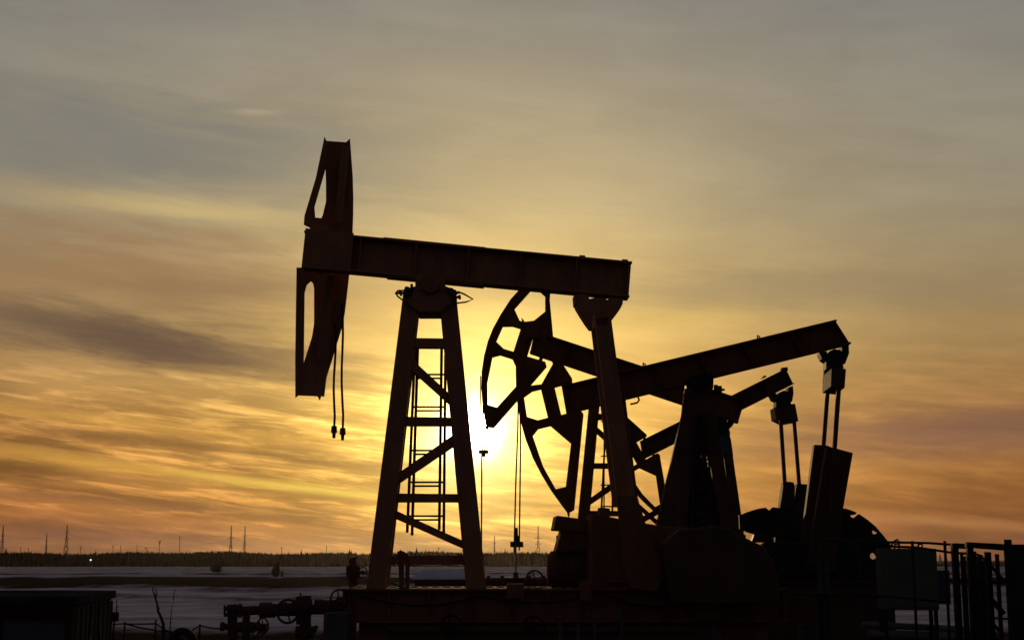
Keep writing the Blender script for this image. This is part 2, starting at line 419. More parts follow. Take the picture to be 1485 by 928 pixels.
for x0_, x1_, y0_, y1_, nm in ((735, 760, 846, 868, 'junction_box'), (842, 858, 842, 872, 'junction_box'), (1010, 1046, 868, 900, 'tool_box')):
    a = p1.t(x0_, y1_, -1.0); c = p1.t(x1_, y0_, -1.0); mb = MB(); mb.box(a[0], c[0], -1.02, -.88, a[1], c[1]); o_ = mb.build(nm, 'soot', sk, bevel=.01)
    mb = MB(); mb.box(a[0] + .02, c[0] - .02, -1.035, -1.022, a[1] + .02, c[1] - .02); mb.build('lid', 'soot', o_)
for x_, y_ in ((812, 898), (838, 902), (862, 896), (901, 897), (1035, 906)):
    a = p1.t3(x_, y_, -1.2); MB().cyl((a.x, -1.2, a.z - .5), a, .035, .03, 8).cyl(a, a + Vector((0, 0, .05)), .05, n=8).build('drain_stub', 'dull', p1.o)
for k in range(9):
    c = p1.t3(868 + k * 9.5, 768 + k * .8, -.55); MB().cyl(c + Vector((0, -.04, 0)), c, .02, n=6).build('cover_bolt', 'soot', gb)
MB().poly(p1.P([(880, 790), (935, 792), (935, 845), (880, 845)], -.57), -.585, -.553).build('inspection_cover', 'soot', gb, bevel=.01)
# brake post between the legs
mb = MB(); mb.poly(p1.P([(578, 799), (581, 797), (592, 803), (592, 806), (586, 806), (586, 855), (579, 855)], -.6), -.66, -.6)
mb.poly(p1.P([(588, 806), (594, 806), (594, 855), (588, 855)], -.6), -.66, -.6)
mb.bar(p1.t3(566, 844, -.63), p1.t3(588, 853, -.63), .05, .04)
mb.build('brake_post', 'soot', p1.o)

# ======================= second pumpjack (long beam tilted up to the right)
p2 = Frame('pumpjack', 1010, 552, 29.8, 3.8,
           'second pumpjack, long dark beam rising to the right and horsehead holding a cable and rod', 'pumpjack', G)
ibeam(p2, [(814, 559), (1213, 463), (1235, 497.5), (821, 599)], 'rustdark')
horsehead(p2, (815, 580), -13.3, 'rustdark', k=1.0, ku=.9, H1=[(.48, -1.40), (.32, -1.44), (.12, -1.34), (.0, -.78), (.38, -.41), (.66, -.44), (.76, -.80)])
T2 = lambda pts, o=0: p2.P(pts, o)
MB().tube([p2.t3(x, y, -.2) for x, y in [(925, 575), (927, 580), (924, 584), (914, 586)]], .02, 6).build('grease_hose', 'black', p2.o)
for x, y in ((934, 529), (1100, 489)):
    MB().tube([p2.t3(x - 1.5, y + 2, -.1), p2.t3(x - 1, y - 3, -.1), p2.t3(x + 1.5, y - 1, -.1), p2.t3(x + 2, y + 2, -.1)], .018, 6).build('lifting_eye', 'black', p2.o)
mb = MB(); mb.poly(T2([(994, 548), (1034, 540), (1035, 548), (1034.5, 562), (1032, 568), (996, 568)], -.3), -.3, .3)
mb.cyl(p2.t3(1015, 556, -.4), p2.t3(1015, 556, .4), .2, n=20)
mb.build('saddle_bearing', 'black', p2.o, bevel=.01)
for x, y, w, h in ((1038, 562, 3, 4), (1044, 563, 3, 3.5), (1041, 568, 6, 4)):
    MB().cyl(p2.t3(x, y + h, -.2), p2.t3(x, y - h, -.2), w / 69, n=8).build('grease_nipple', 'black', p2.o)
MB().cyl(p2.t3(1044, 565, -.2), p2.t3(1051, 565, -.2), .025, n=6).build('grease_pipe', 'black', p2.o)
s2 = {'cap': rel(p2, T2([(992, 566), (1032, 566), (1030, 605), (988, 605)])),
      'legl': rel(p2, T2([(996, 568), (1014, 568), (985, 850), (931, 850)])),
      'legr': rel(p2, T2([(1010, 568), (1030, 568), (1078, 850), (1058, 850)])),
      'bars': [rel(p2, T2(q, -.3)) for q in ([(985, 640), (1040, 640), (1042, 650), (983, 650)], [(972, 700), (1034, 700), (1036, 712), (970, 712)], [(955, 770), (1056, 770), (1058, 784), (953, 784)])],
      'diag': [rel(p2, T2(q, -.3)) for q in ([(984, 655), (1000, 650), (1034, 700), (1030, 712)], [(972, 712), (985, 712), (1050, 768), (1040, 776)], [(1030, 716), (1036, 726), (966, 772), (960, 764)])]}
r2 = samson(p2, s2, 'brown', 0)
# sheet guard filling the lower part of the post
mb = MB(); mb.poly(T2([(990, 590), (1036, 590), (1040, 657), (1014, 658.5), (1031, 692), (1046, 760), (1050, 850), (935, 850), (960, 732), (978, 652)], -.12), -.12, -.09)
mb.build('guard_panel', 'brown', p2.o)
rails = [(((1008, 600), (1003, 760), .05), -.4), (((1027, 600), (1030, 760), .05), -.4)]
rungs = [(((1006, y), (1029, y)), -.4) for y in range(612, 760, 6)]
ladder(p2, rails, rungs, 'black')
# diagonal bars left of it
mb = MB(); mb.bar(p2.t3(921, 729, .4), p2.t3(962, 766, .4), .1, .09); mb.bar(p2.t3(925, 757, .2), p2.t3(962, 737, .2), .1, .12)
mb.build('diagonal_brace', 'brown', p2.o)
equalizer(p2, [(1188, 511), (1199, 509), (1202, 520), (1198, 524), (1192, 520)], [(1221, 501), (1231, 499), (1231.5, 512), (1226, 527), (1221, 520)],
          [(1198, 517), (1203, 509), (1210, 506), (1218, 507), (1224, 512), (1225, 521), (1222, 528), (1224, 533), (1198, 535)], 0, 1.3, 'black')
MB().poly(T2([(1196, 532), (1208, 534), (1206, 560), (1194, 554)], .55), .55, .70).build('equalizer_beam', 'brown', p2.o, bevel=.006)
MB().poly(T2([(1209, 534), (1216, 533), (1227, 535), (1225, 562.5), (1205, 560), (1206,534)], -.7), -.7, .5).build('equalizer_beam', 'brown', p2.o, bevel=.006)
w2 = .66
for off, q in ((-w2, [(1214, 561), (1220, 562), (1213, 655), (1207.5, 655)]), (w2, [(1199, 558), (1204, 560), (1196, 655), (1191, 655)])):
    a, b, c, d = q
    q2 = [a, b, (c[0] - 6, 748), (d[0] - 6, 748)]
    MB().poly(T2(q2, off - .06), off - .06, off + .06).build('pitman_arm', 'brown', p2.o, bevel=.005)
for off, q in ((-w2 + .02, [(1199, 648), (1215, 650.5), (1237, 656.5), (1222, 742), (1210, 830), (1165, 835), (1176, 790)]),
               (w2 - .02, [(1181, 644.5), (1199, 645.5), (1216, 652), (1203, 742), (1195, 830), (1156, 835), (1165, 770)])):
    o2 = off + (.27 if off < 0 else -.27)
    cr = MB().poly(T2(q, o2 - .16), o2 - .16, o2 + .16).build('crank', 'brown', p2.o, bevel=.012)
    if off > 0:
        mb = MB(); A = T2([(1072, 747), (1084, 742), (1098, 737.5), (1110, 735.5), (1116, 740), (1121, 735), (1132, 736.5), (1155, 736), (1165, 800), (1150, 788), (1126, 779), (1105, 776), (1088, 772.5), (1073, 767)], .9)
        mb.poly(A, .9, 1.1)
        Bq = T2([(1200, 736), (1226, 737), (1233, 739), (1243, 743), (1240, 746), (1233, 746.5), (1235, 750), (1240, 750.5), (1246, 745), (1258, 753), (1270, 763), (1282, 777), (1292, 790), (1294, 812), (1288, 842), (1200, 842)], .9)
        hs = [circ(*p2.t(1268, 771.5, .9), .045, 10), circ(*p2.t(1266.5, 806, .9), .07, 14), circ(*p2.t(1284, 806, .9), .075, 14)]
        mb.poly(Bq, .9, 1.1, hs)
        mb.build('counterweight', 'black', cr, bevel=.01)
mb = MB(); mb.poly(T2([(1112, 786), (1240, 786), (1248, 800), (1248, 860), (1085, 860), (1090, 800)], -.3), -.3, .45)
mb.cyl(p2.t3(1176, 822, -.8), p2.t3(1176, 822, .8), .14, n=20)
g2 = mb.build('gearbox', 'black', p2.o, bevel=.03)
mb = MB(); mb.poly(T2([(1095, 772), (1120, 772), (1123, 786), (1090, 786)], -.2), -.2, .2); mb.build('gearbox_cover', 'black', p2.o, bevel=.01)
def skid(f, px0, px1, zt, mat, plw=.8):
    x0 = f.t(px0, 850)[0]; x1 = f.t(px1, 850)[0]; mb = MB()
    for off in (-.7, .7):
        mb.box(x0, x1, off - .12, off + .12, zt - .03, zt); mb.box(x0, x1, off - .12, off + .12, zt - .46, zt - .43); mb.box(x0, x1, off - .015, off + .015, zt - .43, zt - .03)
    for k in range(6):
        xx = x0 + .2 + (x1 - x0 - .4) * k / 5; mb.box(xx - .06, xx + .06, -.68, .68, zt - .4, zt - .05)
    mb.build('skid_frame', mat, f.o)
    MB().box(x0 + .2, x1 - .2, -plw, plw, 0, zt - .465).build('plinth', 'brown', f.o, bevel=.02)
skid(p2, 900, 1300, 1.78, 'brown')
def bridle(f, cab, off, sock=True):
    for pts in cab:
        MB().tube([f.t3(x, y, off) for x, y in pts], .017, 6).build('bridle_cable', 'black', f.o)
bridle(p2, [[(751.5, 575), (751, 620), (748, 700), (745.5, 801)], [(754, 590), (755, 640), (754, 720), (753, 798)]], 0)
mb = MB(); mb.poly(T2([(740, 785), (758, 785), (758.5, 793), (740, 793)], -.1), -.1, .1)
mb.cyl(p2.t3(749, 785, 0), p2.t3(749, 776, 0), .05, n=10); mb.cyl(p2.t3(749, 776, 0), p2.t3(749, 765, 0), .03, n=10)
mb.build('carrier_bar', 'black', p2.o)

# ======================= third pumpjack (beam sloping down to the right)
p3 = Frame('pumpjack', 881, 546, 36.4, 2.4,
           'third pumpjack, beam sloping down to the right, tall horsehead turned up beside the sun', 'pumpjack', G)
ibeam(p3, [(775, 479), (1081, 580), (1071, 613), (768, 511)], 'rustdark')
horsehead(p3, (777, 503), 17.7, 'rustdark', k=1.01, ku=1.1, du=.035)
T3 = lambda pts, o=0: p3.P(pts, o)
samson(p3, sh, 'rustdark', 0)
mb = MB(); mb.poly(T3([(866, 540), (896, 548), (895, 558), (866, 558)], -.3), -.3, .3); mb.build('saddle_bearing', 'rustdark', p3.o, bevel=.01)
rails = [(((880, 585), (872, 742), .05), .1), (((890.5, 585), (888, 742), .05), .1), (((876, 600), (876, 742), .035), .45), (((893, 600), (899, 742), .035), .45)]
rungs = [(((871, y), (900, y)), .1) for y in (611, 630, 661, 703, 734)]
ladder(p3, rails, rungs, 'black')
equalizer(p3, [(1026, 598), (1037, 601), (1040, 615), (1030, 612)], [(1056, 608), (1066, 611), (1062, 618), (1050, 628)],
          [(1032, 610), (1040, 604), (1048, 603), (1054, 609), (1055, 620), (1053, 627), (1058, 630), (1034, 632)], 0, 1.7, 'black')
MB().poly(T3([(1037, 634), (1054, 630), (1060, 636), (1063.5, 661), (1036, 659)], -.5), -.5, .5).build('equalizer_beam', 'slate', p3.o, bevel=.006)
for off, q in ((-.85, [(1049, 655), (1059, 655), (1078, 790), (1066, 790)]), (.85, [(1041, 655), (1051, 655), (1069, 790), (1058, 790)])):
    MB().poly(T3(q, off - .07), off - .07, off + .07).build('pitman_arm', 'brown', p3.o, bevel=.005)
for off in (-1.0, 1.0):
    cr = MB().poly(T3([(1060, 775), (1082, 775), (1075, 850), (1040, 850), (1020, 800)], off - .08), off - .08, off + .08).build('crank', 'brown', p3.o, bevel=.01)
    MB().poly(T3([(1040, 800), (1086, 800), (1095, 830), (1085, 865), (1040, 865)], off + .1), off + .1, off + .3).build('counterweight', 'black', cr, bevel=.02)
mb = MB(); mb.poly(T3([(940, 770), (1030, 770), (1040, 790), (1040, 860), (930, 860)], -.5), -.5, .5)
mb.build('gearbox', 'brown', p3.o, bevel=.03)
skid(p3, 800, 1100, 1.72, 'brown')
bridle(p3, [[(697, 545), (697, 600), (699.5, 652)], [(699.5, 560), (700.5, 600), (703, 652)]], 0)
mb = MB(); mb.poly(T3([(694, 652), (708, 652), (708, 657), (694, 657)], -.1), -.1, .1); mb.cyl(p3.t3(701, 657, 0), p3.t3(701, 662, 0), .06, n=10)
mb.build('carrier_bar', 'black', p3.o)

# ======================= fourth pumpjack (farthest)
p4 = Frame('pumpjack', 1037, 614, 45.5, -1.2,
           'farthest and smallest pumpjack, mostly hidden, its short beam end rising steeply on the right', 'pumpjack', G)
ibeam(p4, [(929, 639), (1141, 533.5), (1152, 556), (933, 666)], 'brown')
horsehead(p4, (932.5, 652), -28.5, 'brown', k=.98, ku=.92)
T4 = lambda pts, o=0: p4.P(pts, o)
for q in ([(1104, 549), (1109, 544), (1112, 546)], [(1133, 539), (1134, 533), (1142, 532), (1143, 537)]):
    MB().poly(T4(q, -.1), -.1, .1).build('clamp_block', 'brown', p4.o)
samson(p4, sh, 'brown', 0)
equalizer(p4, [(1117, 572), (1124, 569), (1130, 575), (1126, 582), (1121, 580)], [(1143, 562), (1150, 559), (1151, 570), (1149, 582), (1142, 585)],
          [(1126, 577), (1130, 569), (1137, 566), (1144, 568), (1148, 575), (1147, 584), (1150, 590), (1125, 594)], 0, 2, 'black')
MB().poly(T4([(1123, 591), (1147, 586), (1153, 585), (1158, 610.5), (1138, 614), (1125, 607.5)], -.35), -.35, .35).build('equalizer_beam', 'brown', p4.o, bevel=.006)
for off, q in ((-1.0, [(1130, 608), (1135.3, 610), (1142, 715), (1137, 715)]), (1.0, [(1149.5, 608), (1154.5, 610), (1163, 715), (1158, 715)])):
    MB().poly(T4(q, off - .05), off - .05, off + .05).build('pitman_arm', 'brown', p4.o, bevel=.005)
for off, q in ((-.8, [(1136.5, 700), (1142, 698), (1151, 699), (1153, 706), (1150, 800), (1122, 800)]), (.8, [(1155, 705), (1157, 701), (1170, 702), (1177, 708), (1170, 800), (1140, 800)])):
    MB().poly(T4(q, off - .2), off - .2, off + .2).build('crank', 'black', p4.o, bevel=.015)
mb = MB(); mb.poly(T4([(1100, 790), (1185, 790), (1190, 850), (1090, 850)], -.6), -.6, .6).build('gearbox', 'black', p4.o, bevel=.03)
skid(p4, 930, 1220, 1.7, 'brown')

# ------------------------------------------------------------------ wells
def wellhead(px, py_top, Y, label, rod_top=None, pipe=None, wheels=(), gname='wellheads behind the nearest pumpjack'):
    f = Frame('wellhead', px, py_top, Y, 2, label, 'wellhead', gname)
    zt = f.pz; mb = MB()
    mb.cyl((0, 0, 0), (0, 0, zt), .11, n=16)
    for z in (.5, .54, 1.0, 1.04, zt - .2, zt - .02): mb.cyl((0, 0, z), (0, 0, z + .035), .2, n=16)
    mb.cyl((0, 0, zt), (0, 0, zt + .12), .06, .05, n=12)
    mb.build('casing_head', 'brown', f.o)
    if rod_top: MB().cyl((0, 0, zt), (0, 0, at(px, rod_top, Y).z), .02, n=8).build('polished_rod', 'steel', f.o)
    if pipe:
        x0, z0 = f.t(pipe[0], pipe[2]); x1, _ = f.t(pipe[1], pipe[2]); mb = MB()
        mb.cyl((x0, 0, z0), (x1, 0, z0), .1, n=14)
        for k in range(5):
            xx = x0 + (x1 - x0) * (k + .3) / 5; mb.cyl((xx, 0, z0), (xx + .07, 0, z0), .17, n=14)
        for xx in (x0 + .05, x1 - .05): mb.cyl((xx, 0, 0), (xx, 0, z0), .08, n=12)
        mb.build('flow_pipe', 'brown', f.o)
    for wx, wy, r, ax in wheels: handwheel(f, f.o, wx, wy, -.25, r, ax, 'brown')
    return f
wellhead(748, 838, 29.9, 'wellhead under the double cable, with its rod and hand wheel just right of it', 790, (700, 800, 846), [(775.5, 839, .17, (.25, 1, .1)), (812, 833, .12, (.5, 1, .2))])
w3 = wellhead(698, 846, 36.4, 'wellhead with a single thin bare rod standing straight up beneath the sun', 655, None, ())
def vtree(px, base, parts, Y, label):
    f = Frame('pipe_stand', px, base, Y, 0, label, 'pipe stand')
    mb = MB()
    for (x, y0, y1, w) in parts: mb.cyl(f.t3(x, y0), f.t3(x, y1), w / 2 / (F / Y), n=12)
    mb.cyl((f.t(px, base)[0], 0, 0), f.t3(px, base), .07, n=12)
    mb.build('pipe', 'brown', f.o); return f
v1 = vtree(803, 850, [(803, 850, 800, 9), (806, 812, 800, 14), (801, 840, 815, 14), (809, 800, 776, 5)], 27.5, 'valve stack on a thin upright pipe left of the nearest pumpjack drive')
handwheel(v1, v1.o, 797, 818, 0, .12, (1, .3, 0), 'brown')
v2 = vtree(512, 856, [(512, 856, 838, 12), (512, 838, 820, 20), (511.5, 826, 809, 11)], 24.5, 'stubby upright valve at left foot of the nearest pumpjack leg')
handwheel(v2, v2.o, 526, 830, 0, .09, (.4, 1, 0), 'brown')
MB().cyl(v2.t3(512, 830), v2.t3(531, 830), .03, n=8).build('valve_stem', 'brown', v2.o)

# pipe manifold with valves at the left
mf = Frame('pipe_manifold', 410, 900, 22.0, 0, 'flanged pipe manifold with round hand wheels at the left end of the nearest pumpjack', 'manifold')
def px2m(w): return w / (F / 22.0)
def pc(mb, a, b, w, n=16, off=0): mb.cyl(mf.t3(*a, off), mf.t3(*b, off), px2m(w) / 2, n=n)
mb = MB()
pc(mb, (337, 876), (337, 935), 14); pc(mb, (357, 890), (357, 935), 11); pc(mb, (349, 885), (400, 884), 13); pc(mb, (400, 884), (500, 883), 14)
pc(mb, (322, 908), (372, 909), 9); pc(mb, (441, 890), (441, 935), 13)
mb.cyl(mf.t3(337, 920), Vector((mf.t(337, 920)[0], 0, 0)), px2m(14) / 2, n=16)
mb.cyl(mf.t3(441, 920), Vector((mf.t(441, 920)[0], 0, 0)), px2m(13) / 2, n=16)
mb.build('pipe_run', 'brown', mf.o)
mb = MB()
for y in (879, 888): pc(mb, (337, y), (337, y + 5), 25)
for x in (326, 331, 338, 345, 349): pc(mb, (x, 877), (x, 894), 3.6, 8, -.05)
mb.build('pipe_flange', 'brown', mf.o)
for x in (346, 377, 395): mb = MB(); pc(mb, (x, 885), (x + 4, 885), 20); mb.build('pipe_flange', 'brown', mf.o)
for x in (320, 372): mb = MB(); pc(mb, (x, 908), (x + 5, 908), 13); mb.build('pipe_flange', 'brown', mf.o)
mb = MB()
pc(mb, (377, 884), (394, 884), 22); pc(mb, (398, 884), (404, 884), 17); pc(mb, (404, 883), (432, 883), 19)
pc(mb, (430, 872), (445, 872), 14); pc(mb, (437, 905), (437, 864), 15); pc(mb, (445, 890), (445, 863), 12); pc(mb, (436, 866), (436, 859), 3)
pc(mb, (426, 880), (452, 880), 22); pc(mb, (429, 916), (455, 916), 17); pc(mb, (446, 890), (446, 916), 10); pc(mb, (455, 911), (459, 913), 12)
pc(mb, (456, 878), (471, 878), 18); pc(mb, (471, 880), (498, 879), 20); pc(mb, (343, 909), (370, 909), 15); pc(mb, (378, 910), (386, 910), 12)
mb.build('valve_body', 'brown', mf.o, smooth=False)
handwheel(mf, mf.o, 417, 886, -.25, px2m(16), (.25, 1, 0), 'brown')
handwheel(mf, mf.o, 381, 907, -.2, px2m(11), (.75, 1, 0), 'brown')
handwheel(mf, mf.o, 365, 914, -.2, px2m(11), (.4, 1, 0), 'brown')
handwheel(mf, mf.o, 492, 868, -.2, px2m(13), (.3, 1, 0), 'brown')
# grey cabinet next to it
cb = Frame('equipment_cabinet', 485, 930, 21.2, 0, 'plain slate grey metal cabinet below the skid, right of the pipe manifold', 'cabinet')
x0, z1 = cb.t(470, 888); x1 = cb.t(506, 888)[0]
MB().box(x0, x1, -.05, .5, 0, z1).build('housing', 'dull', cb.o, bevel=.01)
MB().box(x0 + .1, x1 - .02, -.07, -.052, .1, z1 - .03).build('door', 'dull', cb.o, bevel=.004)

# ------------------------------------------------------------------ shed at the left
RZ = 1.9
def onz(px, py, z):
    r = ray(px, py); return CAM + r * ((z - H) / r.z)
fr, br = onz(107, 864.5, RZ), onz(163, 855.5, RZ)
dl = Vector((-1, .045, 0)).normalized(); dback = (br - fr).normalized()
sh_o = empty('shed', (fr.x, fr.y, 0), 0, 'low flat roofed metal shed cut off by the left edge, olive side and slate front', 'shed')
P0 = Vector((0, 0, 0)); WF = 2.3; DB = (br - fr).length
def q3(mb, pts, thick):      # slab hanging below a horizontal polygon
    a = [mb.bm.verts.new((p.x, p.y, p.z)) for p in pts]; b = [mb.bm.verts.new((p.x, p.y, p.z - thick)) for p in pts]
    mb.bm.faces.new(a); mb.bm.faces.new(b[::-1])
    for i in range(len(a)): mb.bm.faces.new((a[i], a[(i + 1) % len(a)], b[(i + 1) % len(a)], b[i]))
Z = Vector((0, 0, 1))
ov = .04
mb = MB(); q3(mb, [-dl * ov - dback * ov + Z * RZ, dl * WF - dback * ov + Z * RZ, dl * WF + dback * DB + Z * RZ, -dl * ov + dback * DB + Z * RZ], .075)
mb.build('roof', 'shedgrey', sh_o, bevel=.006)
mb = MB(); q3(mb, [Z * (RZ - .08), dl * WF + Z * (RZ - .08), dl * WF + dback * (DB - .06) + Z * (RZ - .08), dback * (DB - .06) + Z * (RZ - .08)], RZ - .08)
mb.build('wall', 'shedwall', sh_o)
side_n = Vector((-dback.y, dback.x, 0)); side_n = side_n if side_n.x > 0 else -side_n
front_n = Vector((dl.y, -dl.x, 0)); front_n = front_n if front_n.y < 0 else -front_n
mb = MB()
mb.bar(dback * .05 + side_n * .006 + Z * (RZ * .5 - .05), dback * (DB - .08) + side_n * .006 + Z * (RZ * .5 - .05), RZ - .12, .012, side_n)
for k in range(9):
    a = dback * (.1 + (DB - .24) * k / 8) + side_n * .02; mb.bar(a + Z * .05, a + Z * (RZ - .1), .025, .016, side_n)
mb.build('side_cladding', 'olive', sh_o)
mb = MB()
for k in (0.03, .62, 1.21, 1.8):
    a = dl * k + front_n * .015; mb.bar(a + Z * .05, a + Z * (RZ - .13), .045, .03, front_n)
a = front_n * .015; mb.bar(a + Z * (RZ - .13), a + dl * WF + Z * (RZ - .13), .03, .10)
mb.build('trim_batten', 'maroon', sh_o)
mb = MB()
for s_ in (.35, .55):
    pts = [dback * (DB * (s_ + .12 * math.sin(k * .8 + s_ * 9) * k / 8)) + side_n * .03 + Z * (RZ - .1 - k * .1) for k in range(9)]
    mb.tube(pts, .012, 6)
mb.build('loose_cable', 'rubber', sh_o)
a = dback * (DB - .10) + side_n * .045
MB().box(-.03, .03, -.05, .05, -.045, .045).xform(Matrix.Translation(a + Z * (RZ - .26))).build('junction_box', 'maroon', sh_o)

# ------------------------------------------------------------------ right hand side: cabinet, railing, steel rack, container
rc = Frame('control_cabinet', 1318, 883, 25.5, 3, 'square grey green control cabinet on a stand behind a thin pipe railing', 'cabinet')
x0, z0 = rc.t(1281, 884); x1, z1 = rc.t(1358, 795)
mb = MB(); mb.box(x0, x1, 0, .5, z0, z1).build('housing', 'green', rc.o, bevel=.01)
for a, b in ((.02, .56), (.58, .98)): MB().box(x0 + (x1 - x0) * a, x0 + (x1 - x0) * b, -.02, -.003, z0 + .04, z1 - .04).build('door', 'green', rc.o, bevel=.004)
for xx in (x0 + .05, x1 - .05):
    for yy in (.06, .44): MB().box(xx - .03, xx + .03, yy - .03, yy + .03, 0, z0 - .002).build('leg', 'black', rc.o)
mb = MB(); mb.box(x1 + .002, x1 + .22, .05, .45, z0 + .1, z1 - .38); mb.build('side_box', 'slate', rc.o)
for px in (1301, 1335):
    mb = MB(); mb.tube([rc.t3(px - 4, 796, .1), rc.t3(px - 3, 789, .1), rc.t3(px + 2, 789, .1), rc.t3(px + 3, 796, .1)], .018, 6); mb.build('lifting_lug', 'black', rc.o)

rl = Frame('pipe_railing', 1340, 850, 24.6, 3, 'thin two bar pipe railing running in front of the grey green cabinet', 'railing')
mb = MB()
mb.tube([rl.t3(*p) for p in ((1192, 783), (1292, 786), (1345, 787), (1405, 791))], .021, 8)
mb.tube([rl.t3(*p) for p in ((1290, 792), (1330, 793.5), (1380, 801), (1415, 803), (1424, 806), (1430, 815))], .021, 8)
mb.tube([rl.t3(*p) for p in ((1150, 860), (1280, 864), (1320, 867), (1378, 873))], .021, 8)
mb.tube([rl.t3(*p) for p in ((1292, 792), (1296, 785), (1301, 782), (1304, 785), (1304, 793))], .017, 8)
mb.build('rail', 'black', rl.o)
for px in (1193, 1323, 1370, 1427):
    a = rl.t3(px, 784 if px < 1400 else 812); MB().cyl((a.x, 0, 0), a, .026, n=8).build('post', 'black', rl.o)

rk = Frame('steel_rack', 1425, 860, 19.5, 2, 'rack of tall dark steel posts joined by top beams beside the right edge', 'rack')
def post(px0, px1, py, off, d=.1):
    x0, z = rk.t(px0, py, off); x1 = rk.t(px1, py, off)[0]
    MB().box(x0, x1, off, off + d, 0, z).build('post', 'black', rk.o, bevel=.006)
post(1381, 1390, 788, .9); post(1403, 1411.5, 786, 0); post(1430, 1437.5, 800, .5); post(1418, 1425, 806, 1.4); post(1393, 1397, 800, .6, .05); post(1444, 1449, 803, .9, .06); post(1412.5, 1416, 799, 1.0, .05); post(1398, 1401, 806, 1.6, .05)
for q, off in (([(1382, 787), (1403, 788), (1403, 795.5), (1382, 795)], .88), ([(1402, 785.5), (1485, 790), (1500, 791), (1500, 801), (1485, 800), (1402, 793.5)], -.02)):
    MB().poly(rk.P(q, off), off, off + .1).build('top_beam', 'black', rk.o, bevel=.006)
for k in (0, 3, 5, 6):
    MB().bar(rk.t3(1430, 812 + k * 16, 1.2), rk.t3(1456, 842 + k * 16, 1.2), .03, .04 if k != 3 else .07).build('diagonal_brace', 'black', rk.o)
MB().bar(rk.t3(1426, 895, 1.1), rk.t3(1462, 897, 1.1), .04, .03).build('crossbar', 'black', rk.o)
MB().bar(rk.t3(1380, 843, 1.1), rk.t3(1462, 845, 1.1), .05, .05).build('crossbar', 'black', rk.o)
ct = Frame('steel_container', 1480, 860, 18.0, 20, 'tall black steel container filling the lower right corner', 'container')
x0, z1 = ct.t(1455, 789); mb = MB(); mb.box(x0, x0 + 2.5, 0, 2.2, 0, z1); mb.build('body', 'black', ct.o, bevel=.015)
mb = MB()
for k in range(9): mb.box(x0 + .12 + k * .27, x0 + .24 + k * .27, -.03, -.002, .1, z1 - .1)
mb.build('corrugation', 'black', ct.o)
MB().box(x0 + .01, x0 + .1, -.02, .1, z1 + .001, z1 + .06).build('corner_casting', 'black', ct.o)

# small pad clutter
def barrel(px, py, Y, w, label):
    a = at(px, py, Y); f = empty('drum', (a.x, a.y, 0), .3, label, 'drum')
    mb = MB(); h = a.z
    mb.cyl((0, 0, 0), (0, 0, h), w, n=24)
    for z in (.02, h * .33, h * .66, h - .03): mb.cyl((0, 0, z), (0, 0, z + .025), w + .015, n=24)
    mb.build('body', 'slate', f)
    MB().cyl((0, 0, h + .001), (0, 0, h + .02), w * .95, n=24).build('lid', 'black', f)
    MB().cyl((w * .5, 0, h + .021), (w * .5, 0, h + .04), .025, n=10).build('bung', 'black', f)
barrel(1172, 906, 25.5, .16, 'dull grey steel drum standing low in front of the second pumpjack drive')
pn = Frame('panel_board', 1196, 860, 27.0, 4, 'narrow bluish slate board propped upright by the second pumpjack drive', 'board')
MB().poly(pn.P([(1184, 812), (1200, 812), (1206, 860), (1187, 862)]), 0, .04).build('board', 'slate', pn.o)
a = pn.t3(1195, 861); MB().box(a.x - .1, a.x + .1, 0, .1, 0, a.z).build('stand', 'black', pn.o)
hp = Frame('flow_line', 1340, 912, 26, 0, 'pair of long low pipes lying on sleepers below the grey green cabinet', 'pipes')
for (x0_, y0_, x1_, y1_, r) in ((1250, 905, 1400, 912, .06), (1260, 918, 1400, 924, .08)):
    MB().cyl(hp.t3(x0_, y0_), hp.t3(x1_, y1_), r, n=12).build('pipe', 'grey', hp.o)
mb = MB()
for px in (1270, 1330, 1388): a = hp.t3(px, 921); MB().box(a.x - .08, a.x + .08, -.15, .15, 0, a.z - .05).build('support', 'black', hp.o)

# tyre, cable fence, dry stems
ty = at(265, 925, 34); tr_ = empty('tyre', (ty.x, ty.y, 0), 0, 'old black tyre standing half sunk at the edge of the snow', 'tyre')
mb = MB(); mb.ring((0, 0, ty.z - .12), (.2, 1, .1), .28, .09, 32, 10); mb.build('tread', 'rubber', tr_, smooth=True)
md = MB(); md.cyl((-.5, .1, 0), (-.05, .0, ty.z - .12), .34, .2, 12); md.cyl((.5, .1, 0), (.1, .0, ty.z - .15), .3, .2, 12)
o = md.build('soil_heap', 'bark'); o.location = (ty.x, ty.y + .2, 0); tag(o, 'small dark soil heap bedding the old tyre', 'soil heap')
fe = Frame('cable_fence', 240, 915, 36, 0, 'sagging cable strung on short stakes along the snow edge at lower left', 'fence')
mb = MB()
for pts in ([(155, 905), (181, 904), (200, 904.5), (226, 904), (240, 913), (250, 917)], [(181, 904), (205, 910), (226, 914), (250, 916)], [(278, 914), (290, 906.5), (310, 911), (345, 912)]):
    mb.tube([fe.t3(x, y) for x, y in pts], .02, 6)
mb.build('cable', 'black', fe.o)
for px, py in ((181, 901), (226, 898), (290, 904.5)):
    a = fe.t3(px, py); MB().cyl((a.x, 0, 0), a, .025, n=6).build('stake', 'bark', fe.o)
